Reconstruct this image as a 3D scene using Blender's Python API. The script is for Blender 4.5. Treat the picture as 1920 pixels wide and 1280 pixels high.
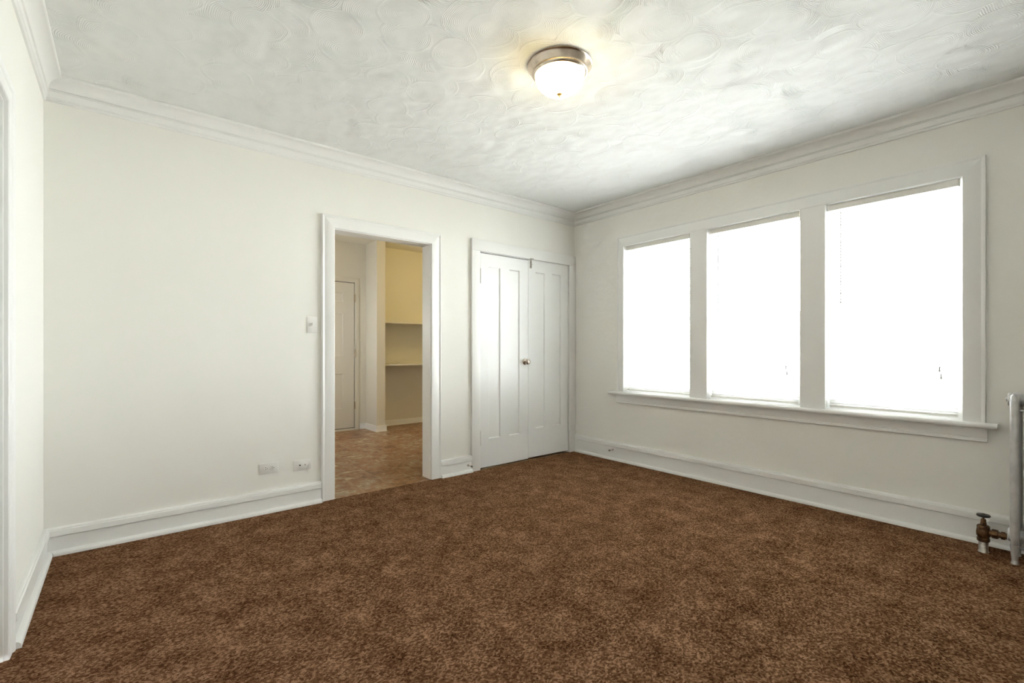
import bpy, bmesh, math, random
from mathutils import Vector, Matrix

# ------------------------------------------------------------------ clear
for o in list(bpy.data.objects):
    bpy.data.objects.remove(o, do_unlink=True)
SC = bpy.context.scene
COL = SC.collection
random.seed(7)

# ------------------------------------------------------------------ room measures (metres)
W = 4.27          # back wall runs x = -W .. 0, window wall is x = 0
D = 4.95          # room depth, y = -D .. 0
H = 2.66          # ceiling
TB = 0.14         # back wall thickness
TR = 0.22         # window wall thickness
OPEN = [(-1.417, -0.692), (-2.307, -1.577), (-3.193, -2.472)]   # window openings along y
SILL, HEAD = 0.715, 2.19

# ------------------------------------------------------------------ camera
cam_d = bpy.data.cameras.new('camera')
cam_d.sensor_width = 36.0
cam_d.sensor_fit = 'HORIZONTAL'
cam_d.lens = 36.0 * 884.73 / 1920.0
cam_d.shift_y = 13.57 / 1920.0
cam_d.clip_start = 0.02
cam = bpy.data.objects.new('camera', cam_d)
COL.objects.link(cam)
cam.location = (-3.9268, -3.6650, 1.15)
cam.rotation_euler = (math.radians(90), 0, math.radians(50.5446 - 90))
SC.camera = cam

# ------------------------------------------------------------------ sky (bright overcast), exposure
world = bpy.data.worlds.new('overcast_sky')
SC.world = world
world.use_nodes = True
bg = world.node_tree.nodes['Background']
bg.inputs['Color'].default_value = (0.945, 0.97, 1.0, 1)
bg.inputs['Strength'].default_value = 12.0
SC.view_settings.view_transform = 'Standard'
SC.view_settings.look = 'None'
SC.view_settings.gamma = 1.0
SC.view_settings.use_curve_mapping = False
SC.view_settings.exposure = 1.90
SC.cycles.diffuse_bounces = 4
SC.cycles.max_bounces = 8
SC.cycles.transparent_max_bounces = 16
SC.cycles.use_denoising = True
SC.cycles.use_light_tree = False
SC.cycles.sample_clamp_indirect = 20.0


def portal(name, loc, sx, sy, rot):
    d = bpy.data.lights.new(name, 'AREA')
    d.shape = 'RECTANGLE'
    d.size, d.size_y = sx, sy
    d.cycles.is_portal = True
    o = bpy.data.objects.new(name, d)
    o.location = loc
    o.rotation_euler = rot
    o['kind'] = 'helper'
    COL.objects.link(o)


# daylight sampling portals just outside the real window openings (they emit nothing themselves)
for a, b in OPEN:
    portal('window_portal', (TR + 0.02, (a + b) / 2, (SILL + HEAD) / 2), HEAD - SILL, b - a, (0, math.radians(90), 0))
KWIN = (1.73, 2.07, 1.25, 1.65)      # kitchen window in its left wall: y0 y1 z0 z1
portal('window_portal', (-3.12, (KWIN[0] + KWIN[1]) / 2, (KWIN[2] + KWIN[3]) / 2), KWIN[3] - KWIN[2], KWIN[1] - KWIN[0], (0, math.radians(-90), 0))


# ------------------------------------------------------------------ materials
def new_mat(name):
    m = bpy.data.materials.new(name)
    m.use_nodes = True
    nt = m.node_tree
    return m, nt, nt.nodes, nt.links, nt.nodes['Principled BSDF']


def N(nt, typ, **kw):
    n = nt.nodes.new(typ)
    for k, v in kw.items():
        setattr(n, k, v)
    return n


def math_node(nt, op, a, b=None, c=None, clamp=False):
    n = nt.nodes.new('ShaderNodeMath')
    n.operation = op
    n.use_clamp = clamp
    for i, v in enumerate((a, b, c)):
        if v is None:
            continue
        if isinstance(v, (int, float)):
            n.inputs[i].default_value = v
        else:
            nt.links.new(v, n.inputs[i])
    return n.outputs[0]


def paint(name, col, rough, bump=0.0, scale=60.0, spec=0.4, detail=1.0):
    m, nt, nd, ln, p = new_mat(name)
    p.inputs['Base Color'].default_value = (*col, 1)
    p.inputs['Roughness'].default_value = rough
    p.inputs['Specular IOR Level'].default_value = spec
    if bump > 0:
        g = N(nt, 'ShaderNodeNewGeometry')
        n1 = N(nt, 'ShaderNodeTexNoise')
        n1.inputs['Scale'].default_value = scale
        n1.inputs['Detail'].default_value = detail
        ln.new(g.outputs['Position'], n1.inputs['Vector'])
        b = N(nt, 'ShaderNodeBump')
        b.inputs['Distance'].default_value = bump
        b.inputs['Strength'].default_value = 1.0
        ln.new(n1.outputs[0], b.inputs['Height'])
        ln.new(b.outputs[0], p.inputs['Normal'])
    return m


M = {}
M['wall'] = paint('wall_paint', (0.925, 0.910, 0.855), 0.8, spec=0.0)
M['wall_lumpy'] = paint('old_plaster_paint', (0.925, 0.910, 0.855), 0.8, 0.008, 7.0, 0.0, 2.0)
M['trim'] = paint('trim_paint', (0.925, 0.917, 0.892), 0.40, spec=0.4)
M['door'] = paint('door_paint', (0.92, 0.92, 0.905), 0.35, spec=0.45)
M['kitchen_wall'] = paint('kitchen_wall_paint', (0.85, 0.815, 0.71), 0.8, spec=0.0)
M['kitchen_door'] = paint('kitchen_door_paint', (0.81, 0.785, 0.71), 0.4, spec=0.45)


def plain(name, col, rough, metal=0.0, spec=0.5):
    m, nt, nd, ln, p = new_mat(name)
    p.inputs['Base Color'].default_value = (*col, 1)
    p.inputs['Roughness'].default_value = rough
    p.inputs['Metallic'].default_value = metal
    p.inputs['Specular IOR Level'].default_value = spec
    return m


def mottled(name, c0, c1, rough, metal=0.0, scale=40.0, bump=0.0005):
    m, nt, nd, ln, p = new_mat(name)
    tc = N(nt, 'ShaderNodeTexCoord')
    n1 = N(nt, 'ShaderNodeTexNoise')
    n1.inputs['Scale'].default_value = scale
    n1.inputs['Detail'].default_value = 6
    ln.new(tc.outputs['Object'], n1.inputs['Vector'])
    r = N(nt, 'ShaderNodeValToRGB')
    r.color_ramp.elements[0].position = 0.35
    r.color_ramp.elements[0].color = (*c0, 1)
    r.color_ramp.elements[1].position = 0.65
    r.color_ramp.elements[1].color = (*c1, 1)
    ln.new(n1.outputs[0], r.inputs[0])
    ln.new(r.outputs[0], p.inputs['Base Color'])
    p.inputs['Roughness'].default_value = rough
    p.inputs['Metallic'].default_value = metal
    b = N(nt, 'ShaderNodeBump')
    b.inputs['Distance'].default_value = bump
    ln.new(n1.outputs[0], b.inputs['Height'])
    ln.new(b.outputs[0], p.inputs['Normal'])
    return m


M['plastic'] = plain('ivory_white_plastic', (0.88, 0.86, 0.82), 0.35)
M['gold'] = plain('gilt_metal', (0.85, 0.60, 0.22), 0.35, 0.6)
M['dark'] = plain('dark_hole', (0.02, 0.018, 0.015), 0.6)
M['nickel'] = mottled('brushed_nickel', (0.56, 0.47, 0.38), (0.66, 0.57, 0.48), 0.26, 1.0, 30, 0.0001)
M['steel'] = mottled('worn_steel', (0.42, 0.39, 0.35), (0.62, 0.59, 0.54), 0.35, 1.0, 60, 0.0002)
M['silver'] = mottled('silver_radiator_paint', (0.60, 0.595, 0.59), (0.70, 0.695, 0.69), 0.36, 0.45, 25, 0.0006)
M['brass'] = mottled('tarnished_brass', (0.07, 0.036, 0.018), (0.20, 0.11, 0.05), 0.45, 0.7, 45, 0.0008)
M['bakelite'] = plain('black_bakelite', (0.018, 0.013, 0.012), 0.35)
M['rubber'] = plain('grey_rubber', (0.22, 0.20, 0.17), 0.6)
M['shade_dark'] = plain('painted_gap_shade', (0.03, 0.028, 0.025), 0.7)  # near-black colour for the painted shade round the kitchen door
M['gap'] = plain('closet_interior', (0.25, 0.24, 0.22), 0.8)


def ceiling_mat():
    m, nt, nd, ln, p = new_mat('swirled_plaster_ceiling')
    p.inputs['Base Color'].default_value = (0.91, 0.91, 0.895, 1)
    p.inputs['Roughness'].default_value = 0.9
    p.inputs['Specular IOR Level'].default_value = 0.0
    g = N(nt, 'ShaderNodeNewGeometry')
    # slight wobble so the trowel rings are not perfect circles
    wob = N(nt, 'ShaderNodeTexNoise', noise_dimensions='2D')
    wob.inputs['Scale'].default_value = 6.0
    wob.inputs['Detail'].default_value = 1
    ln.new(g.outputs['Position'], wob.inputs['Vector'])
    sc = N(nt, 'ShaderNodeVectorMath', operation='SCALE')
    ln.new(wob.outputs['Color'], sc.inputs[0])
    sc.inputs['Scale'].default_value = 0.038
    add = N(nt, 'ShaderNodeVectorMath', operation='ADD')
    ln.new(g.outputs['Position'], add.inputs[0])
    ln.new(sc.outputs[0], add.inputs[1])
    height = None
    S = 3.6
    for i, (ox, oy, rad) in enumerate([(0.0, 0.0, 0.9), (0.371, 1.713, 0.56), (2.117, 0.529, 0.46)]):
        off = N(nt, 'ShaderNodeVectorMath', operation='ADD')
        ln.new(add.outputs[0], off.inputs[0])
        off.inputs[1].default_value = (ox, oy, 0)
        v = N(nt, 'ShaderNodeTexVoronoi', voronoi_dimensions='2D', feature='F1')
        v.inputs['Scale'].default_value = S
        v.inputs['Randomness'].default_value = 0.85
        ln.new(off.outputs[0], v.inputs['Vector'])
        d = v.outputs['Distance']
        # concentric comb ridges, sharpened
        s = math_node(nt, 'SINE', math_node(nt, 'MULTIPLY', d, 2 * math.pi / (0.0080 * S)))
        s = math_node(nt, 'POWER', math_node(nt, 'MULTIPLY_ADD', s, 0.5, 0.5), 1.6)
        sepc = N(nt, 'ShaderNodeSeparateColor')
        ln.new(v.outputs['Color'], sepc.inputs[0])
        amp = math_node(nt, 'MULTIPLY_ADD', sepc.outputs[0], 1.2, 0.35)
        # ridges are stronger on the outer part of a sweep
        grow = math_node(nt, 'MINIMUM', math_node(nt, 'MULTIPLY_ADD', d, 1.6, 0.15), 0.9)
        s = math_node(nt, 'MULTIPLY', math_node(nt, 'MULTIPLY', s, amp), grow)
        # rim left by the edge of the tool
        rim = math_node(nt, 'SUBTRACT', d, rad - 0.03)
        rim = math_node(nt, 'MULTIPLY', rim, rim)
        rim = math_node(nt, 'MULTIPLY', math_node(nt, 'EXPONENT', math_node(nt, 'MULTIPLY', rim, -900.0)), 0.8)
        layer = s if i == 0 else math_node(nt, 'ADD', math_node(nt, 'ADD', s, rim), 0.10 + 0.10 * i)
        if height is None:
            height = layer
        else:
            mask = math_node(nt, 'MULTIPLY', math_node(nt, 'SUBTRACT', rad, d), 22.0, clamp=True)
            inv = math_node(nt, 'SUBTRACT', 1.0, mask)
            height = math_node(nt, 'ADD', math_node(nt, 'MULTIPLY', layer, mask), math_node(nt, 'MULTIPLY', height, inv))
    wc = N(nt, 'ShaderNodeSeparateColor')
    ln.new(wob.outputs['Color'], wc.inputs[0])
    patch = N(nt, 'ShaderNodeMapRange')
    patch.inputs['From Min'].default_value = 0.36
    patch.inputs['From Max'].default_value = 0.66
    patch.inputs['To Min'].default_value = 0.22
    patch.inputs['To Max'].default_value = 1.4
    ln.new(wc.outputs[2], patch.inputs['Value'])
    height = math_node(nt, 'MULTIPLY', height, patch.outputs[0])
    height = math_node(nt, 'ADD', math_node(nt, 'MULTIPLY', height, 0.0016), math_node(nt, 'MULTIPLY', wob.outputs[0], 0.015))
    b = N(nt, 'ShaderNodeBump')
    b.inputs['Distance'].default_value = 1.0
    b.inputs['Strength'].default_value = 1.0
    ln.new(height, b.inputs['Height'])
    ln.new(b.outputs[0], p.inputs['Normal'])
    return m


M['ceiling'] = ceiling_mat()


def carpet_mat():
    m, nt, nd, ln, p = new_mat('brown_cut_pile_carpet')
    g = N(nt, 'ShaderNodeNewGeometry')
    fine = N(nt, 'ShaderNodeTexVoronoi', feature='F1', voronoi_dimensions='2D')
    fine.inputs['Scale'].default_value = 150.0
    ln.new(g.outputs['Position'], fine.inputs['Vector'])
    sepc = N(nt, 'ShaderNodeSeparateColor')
    ln.new(fine.outputs['Color'], sepc.inputs[0])
    big = N(nt, 'ShaderNodeTexNoise', noise_dimensions='2D')
    big.inputs['Scale'].default_value = 6.5
    big.inputs['Detail'].default_value = 4
    big.inputs['Roughness'].default_value = 0.6
    ln.new(g.outputs['Position'], big.inputs['Vector'])
    r = N(nt, 'ShaderNodeValToRGB')
    e = r.color_ramp.elements
    e[0].position = 0.0
    e[0].color = (0.060, 0.024, 0.010, 1)
    e[1].position = 1.0
    e[1].color = (0.39, 0.222, 0.130, 1)
    k = e.new(0.5)
    k.color = (0.182, 0.089, 0.046, 1)
    mix = math_node(nt, 'ADD', math_node(nt, 'MULTIPLY', sepc.outputs[0], 0.80), math_node(nt, 'MULTIPLY', math_node(nt, 'SUBTRACT', big.outputs[0], 0.36), 0.75), clamp=True)
    ln.new(mix, r.inputs[0])
    ln.new(r.outputs[0], p.inputs['Base Color'])
    p.inputs['Roughness'].default_value = 0.95
    p.inputs['Specular IOR Level'].default_value = 0.0
    hgt = math_node(nt, 'MULTIPLY', fine.outputs['Distance'], -0.004)
    b = N(nt, 'ShaderNodeBump')
    b.inputs['Distance'].default_value = 1.0
    b.inputs['Strength'].default_value = 0.8
    ln.new(hgt, b.inputs['Height'])
    ln.new(b.outputs[0], p.inputs['Normal'])
    return m


M['carpet'] = carpet_mat()


def tile_mat():
    m, nt, nd, ln, p = new_mat('slate_print_vinyl')
    g = N(nt, 'ShaderNodeNewGeometry')
    oi = N(nt, 'ShaderNodeObjectInfo')
    rnd = oi.outputs['Random']
    off = N(nt, 'ShaderNodeCombineXYZ')
    ln.new(math_node(nt, 'MULTIPLY', rnd, 37.0), off.inputs[2])
    add = N(nt, 'ShaderNodeVectorMath', operation='ADD')
    ln.new(g.outputs['Position'], add.inputs[0])
    ln.new(off.outputs[0], add.inputs[1])
    n1 = N(nt, 'ShaderNodeTexNoise')
    n1.inputs['Scale'].default_value = 11.0
    n1.inputs['Detail'].default_value = 6
    n1.inputs['Roughness'].default_value = 0.68
    n1.inputs['Distortion'].default_value = 0.9
    ln.new(add.outputs[0], n1.inputs['Vector'])
    t = math_node(nt, 'ADD', math_node(nt, 'MULTIPLY_ADD', n1.outputs[0], 1.55, -0.275), math_node(nt, 'MULTIPLY', math_node(nt, 'SUBTRACT', rnd, 0.5), 0.16))
    r = N(nt, 'ShaderNodeValToRGB')
    e = r.color_ramp.elements
    e[0].position = 0.25
    e[0].color = (0.13, 0.065, 0.028, 1)
    e[1].position = 0.78
    e[1].color = (0.62, 0.52, 0.38, 1)
    for pos, c in ((0.38, (0.27, 0.115, 0.042)), (0.50, (0.38, 0.195, 0.080)), (0.60, (0.34, 0.25, 0.155))):
        k = e.new(pos)
        k.color = (*c, 1)
    ln.new(t, r.inputs[0])
    ln.new(r.outputs[0], p.inputs['Base Color'])
    p.inputs['Roughness'].default_value = 0.35
    b = N(nt, 'ShaderNodeBump')
    b.inputs['Distance'].default_value = 0.002
    ln.new(n1.outputs[0], b.inputs['Height'])
    ln.new(b.outputs[0], p.inputs['Normal'])
    return m


M['tile'] = tile_mat()
M['grout'] = plain('pale_joint', (0.58, 0.46, 0.32), 0.6)


def glass_mat():
    m, nt, nd, ln, p = new_mat('window_glass')
    nd.remove(p)
    tr = N(nt, 'ShaderNodeBsdfTransparent')
    tr.inputs[0].default_value = (0.95, 0.97, 0.96, 1)
    gl = N(nt, 'ShaderNodeBsdfGlossy')
    gl.inputs['Roughness'].default_value = 0.02
    fr = N(nt, 'ShaderNodeFresnel')
    fr.inputs['IOR'].default_value = 1.35
    mx = N(nt, 'ShaderNodeMixShader')
    ln.new(fr.outputs[0], mx.inputs[0])
    ln.new(tr.outputs[0], mx.inputs[1])
    ln.new(gl.outputs[0], mx.inputs[2])
    ln.new(mx.outputs[0], nd['Material Output'].inputs[0])
    return m


M['glass'] = glass_mat()


def slat_mat():
    m, nt, nd, ln, p = new_mat('white_vinyl_slat')
    p.inputs['Base Color'].default_value = (0.94, 0.94, 0.93, 1)
    p.inputs['Roughness'].default_value = 0.4
    t = N(nt, 'ShaderNodeBsdfTranslucent')
    t.inputs[0].default_value = (0.94, 0.94, 0.93, 1)
    mx = N(nt, 'ShaderNodeMixShader')
    mx.inputs[0].default_value = 0.25
    ln.new(p.outputs[0], mx.inputs[1])
    ln.new(t.outputs[0], mx.inputs[2])
    ln.new(mx.outputs[0], nd['Material Output'].inputs[0])
    return m


M['slat'] = slat_mat()
M['blind'] = plain('white_enamel', (0.86, 0.84, 0.79), 0.4)
M['cord'] = plain('white_cord', (0.80, 0.80, 0.78), 0.7)
M['wand'] = plain('clear_plastic_wand', (0.62, 0.63, 0.62), 0.25)


def lamp_mat(name, col, strength):
    m, nt, nd, ln, p = new_mat(name)
    p.inputs['Base Color'].default_value = (0.9, 0.88, 0.84, 1)
    p.inputs['Roughness'].default_value = 0.3
    p.inputs['Emission Color'].default_value = (*col, 1)
    p.inputs['Emission Strength'].default_value = strength
    return m


M['lamp_glass'] = lamp_mat('lit_frosted_glass', (1.0, 0.79, 0.36), 4.5)
M['kitchen_glass'] = lamp_mat('lit_kitchen_glass', (1.0, 0.74, 0.27), 6.8)
M['ground'] = mottled('outdoor_paving', (0.40, 0.39, 0.37), (0.52, 0.51, 0.48), 0.9, 0.0, 1.5)


# ------------------------------------------------------------------ mesh helpers
class MB:
    """collects closed shapes and links them as one mesh object"""

    def __init__(self):
        self.bm = bmesh.new()

    def box(self, x0, x1, y0, y1, z0, z1, bev=0.0, seg=2):
        x0, x1 = min(x0, x1), max(x0, x1)
        y0, y1 = min(y0, y1), max(y0, y1)
        z0, z1 = min(z0, z1), max(z0, z1)
        r = bmesh.ops.create_cube(self.bm, size=1.0)
        vs = r['verts']
        for v in vs:
            v.co = Vector((x0 + (v.co.x + .5) * (x1 - x0), y0 + (v.co.y + .5) * (y1 - y0), z0 + (v.co.z + .5) * (z1 - z0)))
        if bev > 0:
            es = list({e for v in vs for e in v.link_edges})
            bmesh.ops.bevel(self.bm, geom=es, offset=bev, segments=seg, profile=0.5, affect='EDGES')
        return self

    def loft(self, A, B):
        """closed polygon A joined to closed polygon B, both ends capped"""
        va = [self.bm.verts.new(p) for p in A]
        vb = [self.bm.verts.new(p) for p in B]
        n = len(A)
        fs = []
        for i in range(n):
            j = (i + 1) % n
            fs.append(self.bm.faces.new((va[i], va[j], vb[j], vb[i])))
        fs.append(self.bm.faces.new(va[::-1]))
        fs.append(self.bm.faces.new(vb))
        bmesh.ops.recalc_face_normals(self.bm, faces=fs)
        return self

    def lathe(self, prof, seg=32, mat=Matrix()):
        """profile of (radius, height) turned round the local z axis, then placed by mat"""
        rings = []
        for r, z in prof:
            if r < 1e-5:
                rings.append([self.bm.verts.new(mat @ Vector((0, 0, z)))])
            else:
                rings.append([self.bm.verts.new(mat @ Vector((r * math.cos(2 * math.pi * k / seg), r * math.sin(2 * math.pi * k / seg), z))) for k in range(seg)])
        fs = []
        for a, b in zip(rings, rings[1:]):
            for k in range(seg):
                j = (k + 1) % seg
                q = [a[k % len(a)], a[j % len(a)], b[j % len(b)], b[k % len(b)]]
                q = list(dict.fromkeys(q))
                if len(q) > 2:
                    fs.append(self.bm.faces.new(q))
        for ring in (rings[0], rings[-1]):
            if len(ring) > 1:
                fs.append(self.bm.faces.new(ring))
        bmesh.ops.recalc_face_normals(self.bm, faces=fs)
        return self

    def tube(self, pts, r, seg=10, ry=None):
        pts = [Vector(p) for p in pts]
        ry = r if ry is None else ry
        rings = []
        for i, p in enumerate(pts):
            d = (pts[min(i + 1, len(pts) - 1)] - pts[max(i - 1, 0)]).normalized()
            up = Vector((0, 0, 1)) if abs(d.z) < 0.95 else Vector((1, 0, 0))
            a = d.cross(up).normalized()
            b = a.cross(d).normalized()
            rings.append([self.bm.verts.new(p + a * (r * math.cos(2 * math.pi * k / seg)) + b * (ry * math.sin(2 * math.pi * k / seg))) for k in range(seg)])
        fs = []
        for a, b in zip(rings, rings[1:]):
            for k in range(seg):
                j = (k + 1) % seg
                fs.append(self.bm.faces.new((a[k], a[j], b[j], b[k])))
        fs.append(self.bm.faces.new(rings[0][::-1]))
        fs.append(self.bm.faces.new(rings[-1]))
        bmesh.ops.recalc_face_normals(self.bm, faces=fs)
        return self

    def build(self, name, mat, parent=None, smooth=False, loc=None):
        me = bpy.data.meshes.new(name)
        self.bm.to_mesh(me)
        self.bm.free()
        me.materials.append(M[mat])
        if smooth:
            me.shade_smooth()
            try:
                me.set_sharp_from_angle(angle=math.radians(38))
            except Exception:
                pass
        o = bpy.data.objects.new(name, me)
        COL.objects.link(o)
        if loc is not None:
            o.location = loc
        if parent is not None:
            o.parent = parent
            o.matrix_parent_inverse = Matrix.Translation(-Vector(parent.location))
        return o


def tag(o, label, cat, kind=None, group=None):
    o['label'] = label
    o['category'] = cat
    if kind:
        o['kind'] = kind
    if group:
        o['group'] = group
    return o


def empty(name, loc, label, cat, kind=None, group=None):
    o = bpy.data.objects.new(name, None)
    o.empty_display_size = 0.05
    o.location = loc
    COL.objects.link(o)
    return tag(o, label, cat, kind, group)


BACK = lambda u, p, z: Vector((u, -p, z))
RIGHT = lambda u, p, z: Vector((-p, u, z))
LEFT = lambda u, p, z: Vector((-W + p, u, z))
FRONT = lambda u, p, z: Vector((u, -D + p, z))


def cells(us, zs, holes):
    us, zs = sorted(us), sorted(zs)
    out = set()
    for i in range(len(us) - 1):
        for j in range(len(zs) - 1):
            uc, zc = (us[i] + us[i + 1]) / 2, (zs[j] + zs[j + 1]) / 2
            if not any(a < uc < b and c < zc < d for a, b, c, d in holes):
                out.add((i, j))
    return us, zs, out


def wall_mesh(name, mat, mp, u0, u1, z0, z1, thick, holes=(), parent=None, front=0.0):
    """solid wall with rectangular holes: face at protrusion `front`, back at -thick"""
    us, zs, cs = cells({u0, u1} | {h[0] for h in holes} | {h[1] for h in holes}, {z0, z1} | {h[2] for h in holes} | {h[3] for h in holes}, holes)
    b = MB()
    cache = {}

    def V(i, p, j):
        k = (i, p, j)
        if k not in cache:
            cache[k] = b.bm.verts.new(mp(us[i], p, zs[j]))
        return cache[k]

    f, k = front, -thick
    for i, j in cs:
        b.bm.faces.new((V(i, f, j), V(i + 1, f, j), V(i + 1, f, j + 1), V(i, f, j + 1)))
        b.bm.faces.new((V(i, k, j), V(i, k, j + 1), V(i + 1, k, j + 1), V(i + 1, k, j)))
        for di, dj, p, q in ((-1, 0, (i, j), (i, j + 1)), (1, 0, (i + 1, j), (i + 1, j + 1)), (0, -1, (i, j), (i + 1, j)), (0, 1, (i, j + 1), (i + 1, j + 1))):
            if (i + di, j + dj) not in cs:
                b.bm.faces.new((V(p[0], f, p[1]), V(q[0], f, q[1]), V(q[0], k, q[1]), V(p[0], k, p[1])))
    bmesh.ops.recalc_face_normals(b.bm, faces=b.bm.faces[:])
    return b.build(name, mat, parent)


def run(mp, prof, u0, u1, m0=0, m1=0):
    """moulding profile of (protrusion, z) run along a wall; m0/m1 = 1 for an inside mitre at that end"""
    s = 1 if u1 > u0 else -1
    return [mp(u0 + s * m0 * p, p, z) for p, z in prof], [mp(u1 - s * m1 * p, p, z) for p, z in prof]


def casing_leg(mp, prof, ui, side, z0, zi):
    """vertical casing; profile of (offset from inner edge, protrusion); mitred at the top"""
    return [mp(ui + side * o, p, z0) for o, p in prof], [mp(ui + side * o, p, zi + o) for o, p in prof]


def casing_head(mp, prof, uL, uR, zi):
    return [mp(uL - o, p, zi + o) for o, p in prof], [mp(uR + o, p, zi + o) for o, p in prof]


# ------------------------------------------------------------------ outside ground
g = MB().box(TR + 0.02, 30, -25, 25, -0.95, -0.85).build('ground', 'ground')
tag(g, 'pale paving outdoors beyond the windows', 'ground', 'structure')

# ------------------------------------------------------------------ floors
f = MB().box(-W - 0.16, 0.02, -D, -0.012, -0.12, 0.0).build('floor', 'carpet')
tag(f, 'brown cut pile carpet covering the room floor', 'carpet', 'structure')

fk = empty('floor_kitchen', (-1.2, 1.6, -0.004), 'brown and tan slate look tile floor beyond the doorway', 'tile floor', 'structure')
MB().box(-3.1, 0.5, -0.012, 3.1, -0.12, -0.0018).build('joint_bed', 'grout', fk)
colw = 0.2445
x = -2.42 - 3 * colw
tile_cache = {}
rt = random.Random(3)
while x < 0.45:
    y = -0.010 - 0.0 if rt.random() < 0.0 else -0.010
    first = rt.choice([0.27, 0.30, 0.48, 0.18])
    while y < 3.0:
        ln_ = first if y < 0 else rt.choice([0.245, 0.245, 0.36, 0.49])
        y1 = min(y + ln_, 3.02)
        vis = x > -2.85 and y1 - y > 0.03
        if vis:
            key = (round(y1 - y, 3),)
            if key not in tile_cache:
                t = MB().box(-colw / 2 + 0.0022, colw / 2 - 0.0022, -(y1 - y) / 2 + 0.0022, (y1 - y) / 2 - 0.0022, -0.008, 0.0, 0.001, 1)
                o = t.build('tile', 'tile', fk)
                tile_cache[key] = o.data
            else:
                o = bpy.data.objects.new('tile', tile_cache[key])
                COL.objects.link(o)
                o.parent = fk
                o.matrix_parent_inverse = Matrix.Translation(-Vector(fk.location))
            o.location = (x + colw / 2, (y + y1) / 2, rt.uniform(-0.0006, 0.0002))
        y = y1
    x += colw

# ------------------------------------------------------------------ ceilings
c = MB().box(-W - 0.16, TR, -D - 0.12, TB, H, H + 0.1).build('ceiling', 'ceiling')
tag(c, 'white plaster ceiling combed in overlapping swirls', 'ceiling', 'structure')
c = MB().box(-3.12, 0.5, TB, 3.1, H - 0.005, H + 0.1).build('ceiling_kitchen', 'kitchen_wall')
tag(c, 'plain kitchen ceiling seen through the doorway', 'ceiling', 'structure')

# ------------------------------------------------------------------ walls
DOOR_L, DOOR_R, DOOR_H = -2.674, -1.843, 2.066       # doorway opening between jamb faces
CL_L, CL_R, CL_H = -1.313, -0.106, 2.072             # closet opening
J = 0.02
w = wall_mesh('wall_back', 'wall', BACK, -W - 0.16, TR, -0.1, H, TB,
              [(DOOR_L - J, DOOR_R + J, -0.2, DOOR_H + J), (CL_L - J, CL_R + J, -0.2, CL_H + J)])
tag(w, 'smooth white wall with the doorway and the closet', 'wall', 'structure')
w = wall_mesh('wall_right', 'wall_lumpy', RIGHT, -D, 0.0, -0.1, H, TR, [(a - J, b + J, SILL - 0.03, HEAD + J) for a, b in OPEN])
tag(w, 'lumpy white plaster wall holding three windows', 'wall', 'structure')
LD0, LD1, LDH = -1.97, -1.140, 2.06                   # door opening in the left wall (along y)
w = wall_mesh('wall_left', 'wall', LEFT, -D, 0.0, -0.1, H, 0.15, [(LD0 - J, LD1 + J, -0.2, LDH + J)])
tag(w, 'narrow strip of white wall beside a door casing', 'wall', 'structure')
w = wall_mesh('wall_front', 'wall', FRONT, -W - 0.16, TR, -0.1, H, 0.12)
tag(w, 'white wall behind the viewer, out of view', 'wall', 'structure')

# kitchen shell
w = MB().box(-3.1, 0.5, 2.95, 3.09, -0.1, H).build('wall_kitchen_back', 'kitchen_wall')
tag(w, 'kitchen wall behind the panelled door and the alcove shelves', 'wall', 'structure')
w = MB().box(-1.222, -1.092, 2.57, 2.95, -0.1, H, 0.006).build('wall_kitchen_wing', 'kitchen_wall')
tag(w, 'short wing wall between kitchen door and shelf alcove', 'wall', 'structure')
KL = lambda u, p, z: Vector((-2.98 + p, u, z))
w = wall_mesh('wall_kitchen_left', 'kitchen_wall', KL, TB, 2.95, -0.1, H, 0.12, [(KWIN[0], KWIN[1], KWIN[2], KWIN[3])])
tag(w, 'kitchen side wall with a window, hidden past the doorway', 'wall', 'structure')
w = MB().box(0.36, 0.5, TB, 2.95, -0.1, H).build('wall_kitchen_right', 'kitchen_wall')
tag(w, 'kitchen end wall closing the shelf alcove', 'wall', 'structure')
# closet shell behind the doors
w = MB().box(-1.42, -1.36, TB, 0.80, -0.1, H).box(-1.42, 0.36, 0.74, 0.80, -0.1, H).box(0.0, 0.06, TB, 0.74, -0.1, H).build('wall_closet', 'kitchen_wall')
tag(w, 'closet partition behind the double doors', 'wall', 'structure')
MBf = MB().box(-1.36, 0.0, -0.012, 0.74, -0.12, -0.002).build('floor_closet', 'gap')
tag(MBf, 'dim closet floor behind the closed double doors', 'floor', 'structure')

# ------------------------------------------------------------------ crown moulding
CROWN = [(0.0, 2.526), (0.009, 2.527), (0.013, 2.531), (0.013, 2.536), (0.009, 2.540), (0.012, 2.543), (0.016, 2.547), (0.017, 2.580), (0.024, 2.583), (0.0245, 2.586), (0.015, 2.5865), (0.015, 2.5905)]
for k in range(9):
    a = k / 8 * math.pi / 2
    CROWN.append((0.022 + 0.048 * (1 - math.cos(a)), 2.592 + 0.050 * math.sin(a)))
CROWN += [(0.074, 2.6425), (0.078, 2.646), (0.0795, 2.652), (0.078, 2.657), (0.078, H + 0.002), (0.0, H + 0.002)]
for nm, mp, u0, u1, lab in (('trim_1', BACK, -W, 0.0, 'white crown moulding along the doorway wall'),
                            ('trim_2', RIGHT, -D, 0.0, 'white crown moulding above the three windows'),
                            ('trim_3', LEFT, -D, 0.0, 'white crown moulding at the narrow side wall'),
                            ('trim_4', FRONT, -W, 0.0, 'white crown moulding behind the viewer')):
    o = MB().loft(*run(mp, CROWN, u0, u1, 1, 1)).build(nm, 'trim', None, True)
    tag(o, lab, 'moulding', 'structure')


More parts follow.
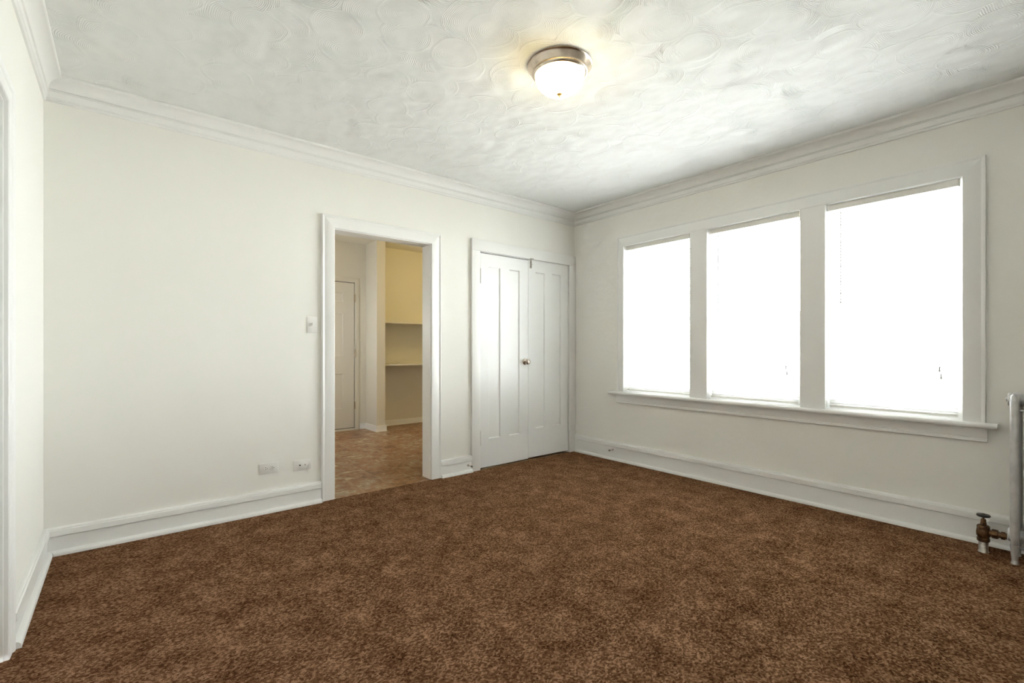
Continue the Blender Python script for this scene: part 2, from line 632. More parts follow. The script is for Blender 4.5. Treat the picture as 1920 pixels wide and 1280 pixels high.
# ------------------------------------------------------------------ baseboards
def base_profiles(zl, zt, shoe):
    board = [(0, -0.01), (0.018, -0.01), (0.018, zl - 0.002), (0.015, zl), (0, zl)]
    cap = [(0, zl + 0.0025), (0.026, zl + 0.0025), (0.0275, zl + 0.0045), (0.0265, zt - 0.016), (0.0215, zt - 0.013), (0.0205, zt - 0.005), (0.016, zt - 0.001), (0.010, zt), (0, zt)]
    sh = [(0.010, -0.01), (shoe, -0.01), (shoe, 0.010)]
    for k in range(1, 6):
        a = k / 5 * math.pi / 2
        sh.append((0.018 + (shoe - 0.018) * math.cos(a), 0.010 + 0.017 * math.sin(a)))
    sh.append((0.010, 0.027))
    return board, cap, sh


def baseboard(name, mp, segs, zl, zt, shoe, label):
    e = empty(name, mp(segs[0][0], 0.0, 0.0), label, 'baseboard', 'structure')
    for u0, u1, m0, m1 in segs:
        for nm, pr in zip(('board', 'cap_moulding', 'shoe_moulding'), base_profiles(zl, zt, shoe)):
            MB().loft(*run(mp, pr, u0, u1, m0, m1)).build(nm, 'trim', e, nm == 'shoe_moulding')
    return e


baseboard('baseboard_back', BACK, [(-W, -2.781, 1, 0), (-1.742, -1.413, 0, 0)], 0.103, 0.152, 0.045, 'white moulded baseboard under the wall outlets')
baseboard('baseboard_right', RIGHT, [(-D, -0.0, 1, 1)], 0.138, 0.191, 0.036, 'white moulded baseboard under the windows')
baseboard('baseboard_left', LEFT, [(-1.064, 0.0, 0, 1)], 0.103, 0.152, 0.040, 'short white baseboard beside the side door casing')
baseboard('baseboard_front', FRONT, [(-W, 0.0, 1, 1)], 0.11, 0.16, 0.036, 'white baseboard behind the viewer')
e = empty('baseboard_kitchen', (-1.2, 2.95, 0), 'low cream baseboard around the kitchen alcove', 'baseboard', 'structure')
KB = [(0, -0.01), (0.012, -0.01), (0.020, 0.002), (0.014, 0.012), (0.012, 0.016), (0.012, 0.072), (0.006, 0.08), (0, 0.08)]
KBACK = lambda u, p, z: Vector((u, 2.95 - p, z))
KWF = lambda u, p, z: Vector((u, 2.57 - p, z))
KWL = lambda u, p, z: Vector((-1.222 - p, u, z))
KWR = lambda u, p, z: Vector((-1.092 + p, u, z))
MB().loft(*run(KBACK, KB, -1.314, -1.222, 0, 1)).build('board', 'trim', e, True)
MB().loft(*run(KWL, KB, 2.95, 2.57, 1, -1)).build('board', 'trim', e, True)
MB().loft(*run(KWF, KB, -1.222, -1.092, -1, -1)).build('board', 'trim', e, True)
MB().loft(*run(KWR, KB, 2.57, 2.95, -1, 1)).build('board', 'trim', e, True)
MB().loft(*run(KBACK, KB, -1.092, 0.36, 1, 1)).build('board', 'trim', e, True)

# ------------------------------------------------------------------ doorway (cased opening)
CAS = [(0.006, 0.0), (0.006, 0.014), (0.009, 0.0175), (0.078, 0.018), (0.081, 0.0165), (0.084, 0.018), (0.088, 0.0215), (0.094, 0.024), (0.099, 0.0225), (0.102, 0.018), (0.102, 0.0)]
d1 = empty('door_1', (-2.26, 0.0, 0.0), 'white cased doorway opening to the kitchen', 'doorway', 'structure')
MB().loft(*casing_leg(BACK, CAS, DOOR_L, -1, -0.01, DOOR_H)).build('casing_leg', 'trim', d1, True)
MB().loft(*casing_leg(BACK, CAS, DOOR_R, 1, -0.01, DOOR_H)).build('casing_leg', 'trim', d1, True)
MB().loft(*casing_head(BACK, CAS, DOOR_L, DOOR_R, DOOR_H)).build('casing_head', 'trim', d1, True)
MB().box(DOOR_L - J, DOOR_L, -0.002, TB + 0.002, -0.01, DOOR_H, 0.0015).build('jamb', 'trim', d1)
MB().box(DOOR_R, DOOR_R + J, -0.002, TB + 0.002, -0.01, DOOR_H, 0.0015).build('jamb', 'trim', d1)
MB().box(DOOR_L - J, DOOR_R + J, -0.002, TB + 0.002, DOOR_H, DOOR_H + J, 0.0015).build('jamb_head', 'trim', d1)

# ------------------------------------------------------------------ closet casing and double doors
t5 = empty('trim_5', (-0.71, 0.0, 0.0), 'plain white casing around the closet doors', 'casing', 'structure')
MB().box(CL_L - 0.099, CL_L - 0.004, -0.024, 0.0, -0.01, CL_H + 0.004, 0.003).build('casing_leg', 'trim', t5, True)
MB().box(CL_R + 0.004, -0.004, -0.024, 0.0, -0.01, CL_H + 0.004, 0.003).build('casing_leg', 'trim', t5, True)
MB().box(CL_L - 0.099, -0.004, -0.0245, 0.0, CL_H + 0.004, CL_H + 0.113, 0.003).build('casing_head', 'trim', t5, True)
MB().box(CL_L - J, CL_L, 0.0, TB, -0.01, CL_H, 0.001).build('jamb', 'trim', t5)
MB().box(CL_R, CL_R + J, 0.0, TB, -0.01, CL_H, 0.001).build('jamb', 'trim', t5)
MB().box(CL_L - J, CL_R + J, 0.0, TB, CL_H, CL_H + J, 0.001).build('jamb_head', 'trim', t5)
MB().box(CL_L, CL_R, 0.045, 0.057, CL_H - 0.02, CL_H, 0.001).build('stop', 'trim', t5)


def panel_leaf(root, mp, u0, u1, z0, z1, thick, face, panels, mat, depth=0.011, mould=0.009, frame_name='leaf_frame'):
    """door leaf: one frame with holes plus a recessed panel with sloped moulding in each hole"""
    holes = [(a, b, c_, d_) for a, b, c_, d_ in panels]
    wall_mesh(frame_name, mat, mp, u0, u1, z0, z1, thick - face, holes, root, face)
    for a, b, c_, d_ in panels:
        m = MB()
        # sloped sticking round the hole
        out = [(a, c_), (b, c_), (b, d_), (a, d_)]
        inn = [(a + mould, c_ + mould), (b - mould, c_ + mould), (b - mould, d_ - mould), (a + mould, d_ - mould)]
        vo = [m.bm.verts.new(mp(u, face - 0.0015, z)) for u, z in out]
        vi = [m.bm.verts.new(mp(u, face - depth, z)) for u, z in inn]
        for k in range(4):
            m.bm.faces.new((vo[k], vo[(k + 1) % 4], vi[(k + 1) % 4], vi[k]))
        m.bm.faces.new(vi)
        vb = [m.bm.verts.new(mp(u, face - thick + 0.01, z)) for u, z in out]
        for k in range(4):
            m.bm.faces.new((vo[k], vb[k], vb[(k + 1) % 4], vo[(k + 1) % 4]))
        m.bm.faces.new(vb[::-1])
        bmesh.ops.recalc_face_normals(m.bm, faces=m.bm.faces[:])
        m.build('panel', mat, root)


def hinge(root, mp, u, p, z0, z1, mat='trim', r=0.0075):
    m = MB()
    n = 5
    h = (z1 - z0) / n
    for k in range(n):
        c_ = mp(u, p, z0 + k * h)
        m.lathe([(0, 0.0005), (r, 0.0005), (r, h - 0.001), (0, h - 0.001)], 12, Matrix.Translation(c_))
    c_ = mp(u, p, z1)
    m.lathe([(0, 0), (r * 0.8, 0), (r * 0.8, 0.004), (0.003, 0.008), (0, 0.0085)], 12, Matrix.Translation(c_))
    c_ = mp(u, p, z0 - 0.0085)
    m.lathe([(0, 0), (0.003, 0.0005), (r * 0.8, 0.0045), (r * 0.8, 0.0085), (0, 0.0085)], 12, Matrix.Translation(c_))
    return m.build('hinge', mat, root, True)


ZP0, ZP1 = 0.283, 1.942
dl = empty('door_2', (-1.31, 0.0, 0.0), 'closet door leaf on the doorway side, white with two tall panels and a nickel knob', 'door', 'structure')
panel_leaf(dl, BACK, CL_L + 0.003, -0.700, 0.014, CL_H - 0.009, 0.034, 0.006, [(-1.206, -1.063, ZP0, ZP1), (-0.948, -0.815, ZP0, ZP1)], 'door')
hinge(dl, BACK, CL_L + 0.001, 0.024, 1.778, 1.905)
hinge(dl, BACK, CL_L + 0.001, 0.024, 0.240, 0.367)
dr = empty('door_3', (-0.11, 0.0, 0.0), 'closet door leaf against the room corner, white with two tall panels', 'door', 'structure')
panel_leaf(dr, BACK, -0.697, CL_R - 0.003, 0.022, CL_H - 0.003, 0.034, 0.006, [(-0.595, -0.464, ZP0 + 0.032, ZP1 + 0.010), (-0.354, -0.223, ZP0 + 0.034, ZP1 + 0.014)], 'door')
hinge(dr, BACK, CL_R - 0.001, 0.024, 1.790, 1.915)
hinge(dr, BACK, CL_R - 0.001, 0.024, 0.262, 0.388)
# knob on the first leaf
KM = Matrix.Translation(Vector((-0.745, -0.006, 1.016))) @ Matrix.Rotation(math.radians(90), 4, 'X')
kn = MB().lathe([(0, 0), (0.030, 0), (0.031, 0.004), (0.024, 0.009), (0.012, 0.012), (0.0115, 0.026), (0.016, 0.031), (0.025, 0.037), (0.0285, 0.046), (0.027, 0.055), (0.020, 0.061), (0, 0.063)], 28, KM).build('knob', 'nickel', dl, True)
kn['label'] = 'round brushed nickel knob'
# surface bolt at the top of the second leaf
bt = MB()
bt.box(-0.676, -0.650, -0.0095, -0.006, 1.985, 2.064, 0.001, 1)
bt.tube([(-0.663, -0.014, 1.995), (-0.663, -0.014, 2.078)], 0.0045, 10)
bt.box(-0.684, -0.642, -0.030, -0.023, 2.072, 2.086, 0.001, 1)
bt.tube([(-0.663, -0.014, 2.020), (-0.663, -0.030, 2.020)], 0.003, 8)
bo = bt.build('bolt', 'steel', dr, True)
bo['label'] = 'small dark steel bolt'

# ------------------------------------------------------------------ side door at the left edge
d4 = empty('door_4', (-W, (LD0 + LD1) / 2, 0.0), 'white side door casing at the picture edge', 'door', 'structure')
CAS3 = [(0.004, 0.0), (0.004, 0.014), (0.007, 0.0175), (0.048, 0.0185), (0.052, 0.0175), (0.056, 0.021), (0.064, 0.025), (0.072, 0.025), (0.076, 0.022), (0.076, 0.0)]
MB().loft(*casing_leg(LEFT, CAS3, LD1, 1, -0.01, LDH)).build('casing_leg', 'trim', d4, True)
MB().loft(*casing_leg(LEFT, CAS3, LD0, -1, -0.01, LDH)).build('casing_leg', 'trim', d4, True)
MB().loft(*casing_head(LEFT, CAS3, LD0, LD1, LDH)).build('casing_head', 'trim', d4, True)
MB().box(-W - 0.15, -W + 0.002, LD1, LD1 + J, -0.01, LDH, 0.002).build('jamb', 'trim', d4)
MB().box(-W - 0.15, -W + 0.002, LD0 - J, LD0, -0.01, LDH, 0.002).build('jamb', 'trim', d4)
MB().box(-W - 0.15, -W + 0.002, LD0 - J, LD1 + J, LDH, LDH + J, 0.002).build('jamb_head', 'trim', d4)
MB().box(-W - 0.085, -W - 0.045, LD1 - 0.012, LD1, -0.01, LDH, 0.002).build('stop', 'trim', d4)
MB().box(-W - 0.085, -W - 0.045, LD0, LD0 + 0.012, -0.01, LDH, 0.002).build('stop', 'trim', d4)
panel_leaf(d4, lambda u, p, z: Vector((-W - 0.088 + p, u, z)), LD0 + 0.003, LD1 - 0.003, 0.012, LDH - 0.003, 0.036, 0.0, [(LD0 + 0.12, LD0 + 0.37, 0.25, 1.94), (LD1 - 0.37, LD1 - 0.12, 0.25, 1.94)], 'door')

# ------------------------------------------------------------------ kitchen door
d5 = empty('door_5', (-1.8, 2.95, 0.0), 'six panel cream door at the far side of the kitchen', 'door', 'structure')
KD = lambda u, p, z: Vector((u, 2.95 - p, z))
px = [(-1.745, -1.556), (-2.035, -1.85)]
pz = [(1.80, 1.935), (1.045, 1.64), (0.31, 0.80)]
MB().box(-2.199, -1.391, 2.946, 2.952, 0.026, 2.088).build('gap_shade', 'shade_dark', d5)  # black sheet behind the leaf, painted shade for the door gaps
panel_leaf(d5, KD, -2.195, -1.399, 0.036, 2.080, 0.034, 0.016, [(a, b, c_, d_) for a, b in px for c_, d_ in pz], 'kitchen_door', 0.008, 0.014)
CAS4 = [(0.004, 0.0), (0.004, 0.012), (0.010, 0.018), (0.050, 0.020), (0.062, 0.016), (0.070, 0.012), (0.072, 0.0)]
MB().loft(*casing_leg(KD, CAS4, -1.393, 1, -0.01, 2.086)).build('casing_leg', 'kitchen_wall', d5, True)
MB().loft(*casing_leg(KD, CAS4, -2.199, -1, -0.01, 2.086)).build('casing_leg', 'kitchen_wall', d5, True)
MB().loft(*casing_head(KD, CAS4, -2.199, -1.393, 2.086)).build('casing_head', 'kitchen_wall', d5, True)
MB().box(-2.199, -1.393, 2.925, 2.95, -0.01, 0.026, 0.002).build('threshold', 'kitchen_wall', d5)
for z0, z1 in ((1.815, 1.914), (1.04, 1.139), (0.303, 0.394)):
    hinge(d5, KD, -1.395, 0.026, z0, z1, 'nickel', 0.009)

# ------------------------------------------------------------------ window casing, stool and apron
t6 = empty('trim_6', (0.0, -1.95, SILL), 'white casing, stool and apron around the three windows', 'casing', 'structure')
y0c, y1c = OPEN[2][0], OPEN[0][1]      # -3.193 .. -0.692
WC = [(0.0, 0.0), (0.0, 0.017), (0.003, 0.020), (0.078, 0.020), (0.081, 0.0185), (0.086, 0.0205), (0.092, 0.0235), (0.099, 0.0235), (0.101, 0.0)]
WCL = [(o * 0.80, p) for o, p in WC]
MB().loft(*casing_leg(RIGHT, WC, y0c, -1, SILL, HEAD)).build('casing_leg', 'trim', t6, True)
MB().loft([RIGHT(y1c + o, p, SILL) for o, p in WCL], [RIGHT(y1c + o, p, HEAD + o / 0.80) for o, p in WCL]).build('casing_leg', 'trim', t6, True)
MB().loft([RIGHT(y0c - o, p, HEAD + o) for o, p in WC], [RIGHT(y1c + o * 0.80, p, HEAD + o) for o, p in WC]).build('casing_head', 'trim', t6, True)
for (a, b), (c_, d_) in ((OPEN[1], OPEN[0]), (OPEN[2], OPEN[1])):
    MB().box(-0.020, 0.0, b, c_, SILL, HEAD, 0.002).build('mullion_casing', 'trim', t6)
ST = [(-0.02, SILL - 0.030), (0.056, SILL - 0.030), (0.061, SILL - 0.026), (0.064, SILL - 0.015), (0.061, SILL - 0.004), (0.056, SILL), (-0.02, SILL)]
MB().loft(*run(RIGHT, ST, -3.345, -0.525)).build('stool', 'trim', t6, True)
MB().loft(*run(RIGHT, [(0, 0.600), (0.017, 0.600), (0.021, 0.604), (0.021, 0.619), (0.017, 0.622), (0.019, 0.625), (0.019, SILL - 0.0305), (0, SILL - 0.0305)], -3.300, -0.605)).build('apron', 'trim', t6, True)

# ------------------------------------------------------------------ windows (double hung)
MEET = 1.425
wlab = ['double hung window nearest the closet', 'double hung window in the middle of the three', 'double hung window nearest the radiator']
for n, (a, b) in enumerate(OPEN):
    wd = empty('window_%d' % (n + 1), (0.1, (a + b) / 2, SILL), wlab[n], 'window', 'structure')
    fr = MB()
    fr.box(0.0, TR, a - J, a, SILL, HEAD, 0.001, 1)
    fr.build('jamb', 'trim', wd)
    MB().box(0.0, TR, b, b + J, SILL, HEAD, 0.001, 1).build('jamb', 'trim', wd)
    MB().box(0.0, TR, a - J, b + J, HEAD, HEAD + J, 0.001, 1).build('jamb_head', 'trim', wd)
    MB().box(0.0, TR + 0.03, a - J, b + J, SILL - 0.03, SILL - 0.001, 0.001, 1).build('sill', 'trim', wd)
    for nm, z0, z1, x0, st, top, bot in (('lower_sash', SILL, MEET + 0.016, 0.075, 0.045, 0.032, 0.065), ('upper_sash', MEET - 0.016, HEAD, 0.112, 0.045, 0.045, 0.032)):
        SM = lambda u, p, z, x0=x0: Vector((x0 - p, u, z))
        s = wall_mesh(nm, 'trim', SM, a + 0.002, b - 0.002, z0, z1, 0.034, [(a + st, b - st, z0 + bot, z1 - top)], wd)
        pn = MB().box(x0 + 0.014, x0 + 0.018, a + st - 0.004, b - st + 0.004, z0 + bot - 0.004, z1 - top + 0.004).build('pane', 'glass')
        pn.parent = s

# ------------------------------------------------------------------ blinds
blab = ['white slatted blind in the window nearest the closet', 'white slatted blind in the middle window', 'white slatted blind in the window nearest the radiator']
PITCH = 0.0213
for n, (a, b) in enumerate(OPEN):
    bl = empty('window_blind', (0.03, (a + b) / 2, SILL), blab[n], 'blind', None, 'mini blinds in the three windows')
    a1, b1 = a + 0.022, b - 0.014
    xc = 0.030
    hz1 = HEAD - 0.002
    hz0 = hz1 - 0.042
    hr = MB()
    hr.box(xc - 0.014, xc + 0.014, a1, b1, hz0, hz1, 0.002)
    hr.box(xc - 0.0165, xc - 0.013, a1, b1, hz1 - 0.006, hz1 + 0.001, 0.001, 1)
    hr.build('head_rail', 'blind', bl)
    for yy in (a1 - 0.004, b1 + 0.003):
        m = MB()
        m.box(xc - 0.018, xc + 0.016, yy - 0.004, yy + 0.004, hz0 - 0.003, HEAD - 0.001, 0.001, 1)
        m.build('bracket', 'steel' if yy < a1 else 'blind', bl)
    # slats: shallow curved strips, tilted a little towards the room
    L = b1 - a1 - 0.008
    sl = None
    bz = SILL + 0.022
    nsl = int((hz0 - 0.014 - (bz + 0.018)) / PITCH) + 1
    for k in range(nsl):
        zc = bz + 0.020 + k * PITCH
        if sl is None:
            m = MB()
            top, bot = [], []
            for q in range(6):
                t = -0.0125 + 0.025 * q / 5
                hcv = 0.0022 * (1 - (t / 0.0125) ** 2)
                top.append((t, hcv + 0.0004))
                bot.append((t, hcv - 0.0004))
            pr = top + bot[::-1]
            ang = math.radians(-20)
            pr = [(t * math.cos(ang) - h * math.sin(ang), t * math.sin(ang) + h * math.cos(ang)) for t, h in pr]
            m.loft([(t, -L / 2, h) for t, h in pr], [(t, L / 2, h) for t, h in pr])
            o = m.build('slat', 'slat', bl)
            sl = o.data
        else:
            o = bpy.data.objects.new('slat', sl)
            COL.objects.link(o)
            o.parent = bl
            o.matrix_parent_inverse = Matrix.Translation(-Vector(bl.location))
        o.location = (xc, (a1 + b1) / 2, zc)
    MB().box(xc - 0.012, xc + 0.012, a1 + 0.004, b1 - 0.004, bz - 0.007, bz + 0.007, 0.002).build('bottom_rail', 'blind', bl)
    # ladder cords front and back
    for fr_ in (0.12, 0.5, 0.88):
        yy = a1 + (b1 - a1) * fr_
        MB().box(xc - 0.0142, xc - 0.0130, yy - 0.0008, yy + 0.0008, bz, hz0 + 0.002).build('ladder_cord', 'cord', bl)
        MB().box(xc - 0.016, xc - 0.010, yy - 0.004, yy + 0.004, bz - 0.009, bz - 0.004, 0.001, 1).build('cord_button', 'blind', bl)
    # tilt wand hangs from the end away from the camera
    yw = b1 - 0.075
    wm = MB()
    wm.tube([(xc - 0.020, yw, hz0 + 0.004), (xc - 0.024, yw, hz0 - 0.022)], 0.0016, 8)
    wm.tube([(xc - 0.024, yw, hz0 - 0.020), (xc - 0.026, yw, 1.47)], 0.0036, 6)
    wm.build('tilt_wand', 'wand', bl, True)
    yc = a1 + 0.085
    cz = (1.10, 1.02, 1.03)[n]
    ld = MB()
    ld.tube([(xc - 0.020, yc, hz0 + 0.003), (xc - 0.022, yc, cz)], 0.0011, 6)
    ld.tube([(xc - 0.020, yc - 0.006, hz0 + 0.003), (xc - 0.022, yc - 0.008, cz - 0.045)], 0.0011, 6)
    cd = ld.build('lift_cord', 'cord', bl)
    tm = MB()
    for yy, zz in ((yc, cz), (yc - 0.008, cz - 0.045)):
        tm.lathe([(0, 0.006), (0.003, 0.005), (0.0055, -0.018), (0.006, -0.026), (0, -0.027)], 10, Matrix.Translation((xc - 0.022, yy, zz)))
    ts = tm.build('tassel', 'wand', None, True)
    ts.parent = cd

# ------------------------------------------------------------------ ceiling light
LX, LY = -2.13, -1.882
cl = empty('ceiling_light', (LX, LY, H), 'lit flush ceiling light with nickel rim and frosted glass dome', 'ceiling light')
TT = Matrix.Translation((LX, LY, 0))
MB().lathe([(0, H), (0.168, H), (0.1715, H - 0.002), (0.1715, H - 0.006), (0.168, H - 0.008), (0.163, H - 0.014), (0.150, H - 0.036), (0.1475, H - 0.040), (0.1475, H - 0.044), (0.142, H - 0.046), (0.139, H - 0.052), (0.134, H - 0.056), (0.129, H - 0.056), (0.129, H - 0.040), (0, H - 0.036)], 64, TT).build('pan', 'nickel', cl, True)
dome = [(0.0, H - 0.048), (0.127, H - 0.048), (0.131, H - 0.056)]
for k in range(1, 15):
    a = k / 15 * math.pi / 2
    dome.append((0.131 * math.cos(a) ** 0.85, H - 0.056 - 0.096 * math.sin(a)))
dome.append((0.0, H - 0.152))
MB().lathe(dome, 48, TT).build('glass_dome', 'lamp_glass', cl, True)
fi = MB().lathe([(0, H - 0.150), (0.015, H - 0.150), (0.0155, H - 0.154), (0.010, H - 0.158), (0.004, H - 0.160), (0.0035, H - 0.163), (0.005, H - 0.166), (0.003, H - 0.170), (0, H - 0.1705)], 20, TT).build('finial', 'gold', cl, True)

# kitchen ceiling light (round the corner from the doorway)
KX, KY = -0.25, 1.65
kl = empty('ceiling_light', (KX, KY, H), 'kitchen globe ceiling light hidden past the doorway', 'ceiling light')
TK = Matrix.Translation((KX, KY, 0))
MB().lathe([(0, H - 0.005), (0.10, H - 0.005), (0.10, H - 0.02), (0.08, H - 0.04), (0, H - 0.04)], 32, TK).build('base', 'nickel', kl, True)
MB().lathe([(0, H - 0.04), (0.075, H - 0.04), (0.11, H - 0.08), (0.12, H - 0.12), (0.105, H - 0.17), (0.06, H - 0.20), (0, H - 0.21)], 32, TK).build('glass_globe', 'kitchen_glass', kl, True)

# ------------------------------------------------------------------ wall plates
sw = empty('light_switch', (-2.842, 0.0, 1.328), 'white light switch plate beside the doorway', 'light switch')
MB().box(-2.879, -2.805, -0.006, 0.0, 1.268, 1.388, 0.0025).build('plate', 'plastic', sw, True)
MB().loft([(-2.846, -0.005, 1.318), (-2.838, -0.005, 1.318), (-2.838, -0.005, 1.340), (-2.846, -0.005, 1.340)], [(-2.845, -0.019, 1.334), (-2.839, -0.019, 1.334), (-2.839, -0.017, 1.344), (-2.845, -0.017, 1.344)]).build('toggle', 'plastic', sw)
for z in (1.298, 1.358):
    MB().lathe([(0, 0), (0.0032, 0), (0.0026, 0.0012), (0, 0.0014)], 12, Matrix.Translation((-2.842, -0.006, z)) @ Matrix.Rotation(math.radians(90), 4, 'X')).build('screw', 'plastic', sw)

ol = empty('wall_outlet', (-3.135, 0.0, 0.307), 'white two-socket power outlet low on the wall', 'outlet')
MB().box(-3.198, -3.072, -0.006, 0.0, 0.270, 0.345, 0.0025).build('plate', 'plastic', ol, True)
for cx_ in (-3.156, -3.114):
    s = MB().lathe([(0, 0), (0.0165, 0), (0.0165, 0.003), (0.0155, 0.0038), (0, 0.0038)], 24, Matrix.Translation((cx_, -0.0055, 0.3075)) @ Matrix.Rotation(math.radians(90), 4, 'X')).build('socket', 'plastic', ol, True)
    h = MB()
    h.box(cx_ - 0.005, cx_ + 0.003, -0.0098, -0.0085, 0.3130, 0.3155)
    h.box(cx_ - 0.005, cx_ + 0.003, -0.0098, -0.0085, 0.2995, 0.3020)
    h.lathe([(0, 0), (0.0024, 0), (0.0024, 0.0012), (0, 0.0012)], 10, Matrix.Translation((cx_ + 0.0095, -0.0086, 0.3075)) @ Matrix.Rotation(math.radians(90), 4, 'X'))
    hh = h.build('slot', 'dark')
    hh.parent = s
MB().lathe([(0, 0), (0.0032, 0), (0.0026, 0.0012), (0, 0.0014)], 12, Matrix.Translation((-3.135, -0.006, 0.3075)) @ Matrix.Rotation(math.radians(90), 4, 'X')).build('screw', 'plastic', ol)

cp = empty('cable_plate', (-2.912, 0.0, 0.295), 'white plate with two dark cable holes nearer the doorway', 'wall plate')
MB().box(-2.973, -2.852, -0.006, 0.0, 0.257, 0.334, 0.0025).build('plate', 'plastic', cp, True)
for cx_, rr in ((-2.929, 0.0055), (-2.893, 0.005)):
    m = MB()
    m.lathe([(0, 0), (rr, 0), (rr, 0.0012), (0, 0.0012)], 16, Matrix.Translation((cx_, -0.0058, 0.296)) @ Matrix.Rotation(math.radians(90), 4, 'X'))
    m.build('hole', 'dark', cp)
MB().lathe([(rr_, z_) for rr_, z_ in ((0.0, 0.0), (0.005, 0.0), (0.005, 0.006), (0.0032, 0.006), (0.0032, 0.009), (0, 0.009))], 12, Matrix.Translation((-2.893, -0.0065, 0.296)) @ Matrix.Rotation(math.radians(90), 4, 'X')).build('coax_jack', 'steel', cp, True)


# ------------------------------------------------------------------ door stops on the baseboards
def door_stop(mp, u, z, label, length=0.055):
    o0 = mp(u, 0.018, z)
    ax = (mp(u, 1.0, z) - mp(u, 0.0, z)).normalized()
    q = Vector((0, 0, 1)).rotation_difference(ax).to_matrix().to_4x4()
    mt = Matrix.Translation(o0) @ q
    e_ = empty('door_stop', o0, label, 'door stop', None, 'door stops on the baseboards')
    MB().lathe([(0, -0.001), (0.011, -0.001), (0.010, 0.003), (0.005, 0.006), (0.0038, 0.010), (0.0038, length), (0, length)], 16, mt).build('stem', 'steel', e_, True)
    MB().lathe([(0, length - 0.004), (0.008, length - 0.004), (0.0095, length + 0.002), (0.0085, length + 0.010), (0, length + 0.011)], 16, mt).build('tip', 'rubber', e_, True)


door_stop(BACK, -1.452, 0.066, 'small metal door stop beside the closet casing')
door_stop(RIGHT, -0.56, 0.107, 'small metal door stop below the window sill end')

# ------------------------------------------------------------------ kitchen alcove shelves
for z, lab in ((1.524, 'upper white shelf in the kitchen alcove'), (0.918, 'lower white shelf in the kitchen alcove')):
    s = empty('alcove_shelf', (-0.4, 2.78, z), lab, 'shelf', None, 'shelves in the kitchen alcove')
    MB().box(-1.092, 0.36, 2.60, 2.95, z - 0.010, z + 0.010, 0.002).build('board', 'kitchen_wall', s)
    MB().box(-1.092, -1.072, 2.63, 2.95, z - 0.045, z - 0.010, 0.002).build('cleat', 'kitchen_wall', s)
    MB().box(0.34, 0.36, 2.63, 2.95, z - 0.045, z - 0.010, 0.002).build('cleat', 'kitchen_wall', s)

# ------------------------------------------------------------------ radiator under the wall end
RY0 = -3.406
SEC, NSEC = 0.064, 9
rad = empty('radiator', (-0.165, RY0 - 0.25, 0.0), 'silver painted cast iron column radiator at the picture edge', 'radiator')
RZ = 0.872
RB = 0.132


def section_mesh(feet):
    m = MB()

    def ell(cx_, z, rx, ry, n=14):
        return [(cx_ + rx * math.cos(2 * math.pi * k / n), ry * math.sin(2 * math.pi * k / n), z) for k in range(n)]

    for cx_ in (-0.245, -0.165, -0.085):
        zz = [(0.09, 0.020, 0.014), (0.14, 0.026, 0.0195), (0.22, 0.024, 0.0195), (0.80, 0.024, 0.0195), (0.87, 0.027, 0.0195), (0.898, 0.022, 0.0165), (0.908, 0.012, 0.009)]
        if cx_ == -0.165:
            zz = [(z - 0.004, a, b) for z, a, b in zz]
        for (z0, ra, rb), (z1, rc, rd) in zip(zz, zz[1:]):
            m.loft(ell(cx_, z0, ra, rb), ell(cx_, z1, rc, rd))
    # arched headers joining the columns
    for z, h in ((RZ, 0.034), (RB, 0.030)):
        pts = [(-0.262, z), (-0.245, z + h), (-0.165, z + h * 0.82), (-0.085, z + h), (-0.068, z), (-0.085, z - h), (-0.165, z - h * 0.82), (-0.245, z - h)]
        m.loft([(x_, -0.0165, z_) for x_, z_ in pts], [(x_, 0.0165, z_) for x_, z_ in pts])
        m.lathe([(0, -SEC / 2 + 0.001), (0.034, -SEC / 2 + 0.001), (0.037, -SEC / 2 + 0.007), (0.037, SEC / 2 - 0.007), (0.034, SEC / 2 - 0.001), (0, SEC / 2 - 0.001)], 20, Matrix.Translation((-0.165, 0, z)) @ Matrix.Rotation(math.radians(90), 4, 'X'))
    if feet:
        for cx_ in (-0.245, -0.085):
            m.loft(ell(cx_, 0.0, 0.019, 0.016), ell(cx_, 0.02, 0.016, 0.013))
            m.loft(ell(cx_, 0.02, 0.016, 0.013), ell(cx_, 0.10, 0.024, 0.0195))
    return m


d_mid = d_end = None
for k in range(NSEC):
    yy = RY0 - 0.0195 - k * SEC
    end = k in (0, NSEC - 1)
    data = d_end if end else d_mid
    if data is None:
        o = section_mesh(end).build('section', 'silver', rad, True)
        if end:
            d_end = o.data
        else:
            d_mid = o.data
    else:
        o = bpy.data.objects.new('section', data)
        COL.objects.link(o)
        o.parent = rad
        o.matrix_parent_inverse = Matrix.Translation(-Vector(rad.location))
    o.location = (0, yy, 0)
for x_, z in ((-0.205, 0.818), (-0.205, 0.076)):
    MB().tube([(x_, RY0 + 0.002, z), (x_, RY0 - SEC * NSEC + 0.02, z)], 0.005, 10).build('tie_rod', 'silver', rad, True)
AX = Matrix.Rotation(math.radians(-90), 4, 'X')       # local z -> +y
pl = MB()
pl.lathe([(0, 0.010), (0.030, 0.010), (0.031, 0.016), (0.027, 0.022), (0, 0.022)], 24, Matrix.Translation((-0.165, RY0 - 0.0195, RZ)) @ AX)
pl.lathe([(0, 0.022), (0.013, 0.022), (0.013, 0.038), (0.011, 0.040), (0, 0.040)], 6, Matrix.Translation((-0.165, RY0 - 0.0195, RZ)) @ AX)
pl.build('end_plug', 'silver', rad, True)
pl = MB()
pl.lathe([(0, 0.010), (0.030, 0.010), (0.031, 0.016), (0.026, 0.024), (0.018, 0.0262), (0, 0.0262)], 24, Matrix.Translation((-0.165, RY0 - 0.0195, RB - 0.012)) @ AX)
pl.build('bushing', 'silver', rad, True)

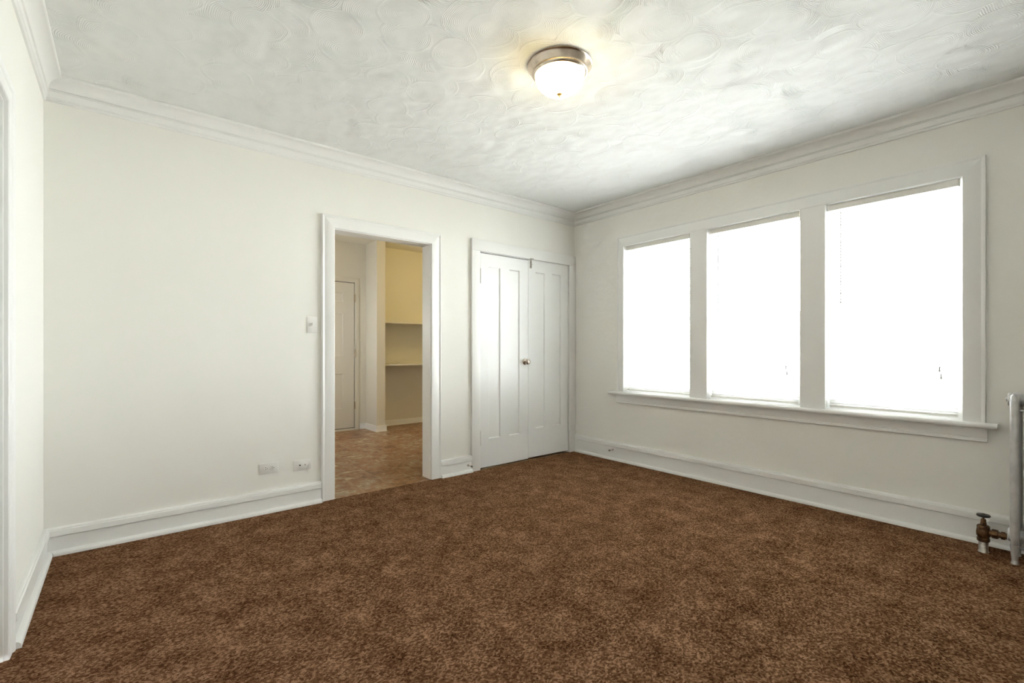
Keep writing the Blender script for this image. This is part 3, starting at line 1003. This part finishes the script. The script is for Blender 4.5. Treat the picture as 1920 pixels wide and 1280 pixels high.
# ------------------------------------------------------------------ radiator valve
VX, VY, VZ = -0.165, -3.298, 0.112
va = empty('radiator_valve', (VX, VY, 0.0), 'tarnished brass radiator valve with a black hand wheel', 'valve')
MB().lathe([(0, -0.005), (0.024, -0.005), (0.023, 0.006), (0.0205, 0.010), (0.0205, 0.072), (0, 0.072)], 24, Matrix.Translation((VX, VY, 0))).build('riser_pipe', 'steel', va, True)
MB().lathe([(0, 0.060), (0.024, 0.060), (0.0275, 0.064), (0.0275, 0.078), (0.024, 0.082), (0.025, 0.086), (0.030, 0.096), (0.0305, 0.112), (0.028, 0.128), (0.0265, 0.131), (0.0275, 0.134), (0.0275, 0.146), (0.024, 0.151), (0.014, 0.154), (0, 0.154)], 20, Matrix.Translation((VX, VY, 0))).build('body', 'brass', va, True)
MB().lathe([(0, 0.150), (0.014, 0.150), (0.014, 0.166), (0.0115, 0.170), (0.013, 0.180), (0.010, 0.186), (0.005, 0.188), (0.005, 0.204), (0, 0.204)], 6, Matrix.Translation((VX, VY, 0))).build('bonnet', 'brass', va, True)
MB().lathe([(0, 0.196), (0.010, 0.196), (0.012, 0.201), (0.022, 0.199), (0.027, 0.200), (0.030, 0.204), (0.030, 0.208), (0.027, 0.212), (0.018, 0.213), (0.008, 0.2145), (0.004, 0.217), (0, 0.217)], 28, Matrix.Translation((VX, VY, 0))).build('hand_wheel', 'bakelite', va, True)
AY = Matrix.Rotation(math.radians(90), 4, 'X')        # local z -> -y
UN = Matrix.Translation((VX, VY, VZ + 0.002)) @ AY
MB().lathe([(0, 0.018), (0.018, 0.018), (0.018, 0.034), (0.0, 0.034)], 20, UN).build('outlet_neck', 'brass', va, True)
MB().lathe([(0, 0.033), (0.024, 0.033), (0.026, 0.036), (0.026, 0.056), (0.022, 0.060), (0, 0.060)], 8, UN).build('union_nut', 'brass', va)
MB().lathe([(0, 0.058), (0.016, 0.058), (0.016, 0.072), (0.0, 0.072)], 20, UN).lathe([(0, 0.070), (0.021, 0.070), (0.022, 0.073), (0.022, 0.084), (0.020, 0.087), (0, 0.087)], 8, UN).lathe([(0, 0.086), (0.0165, 0.086), (0.0165, 0.0925), (0, 0.0925)], 20, UN).build('tailpiece', 'brass', va, True)

bpy.context.view_layer.update()
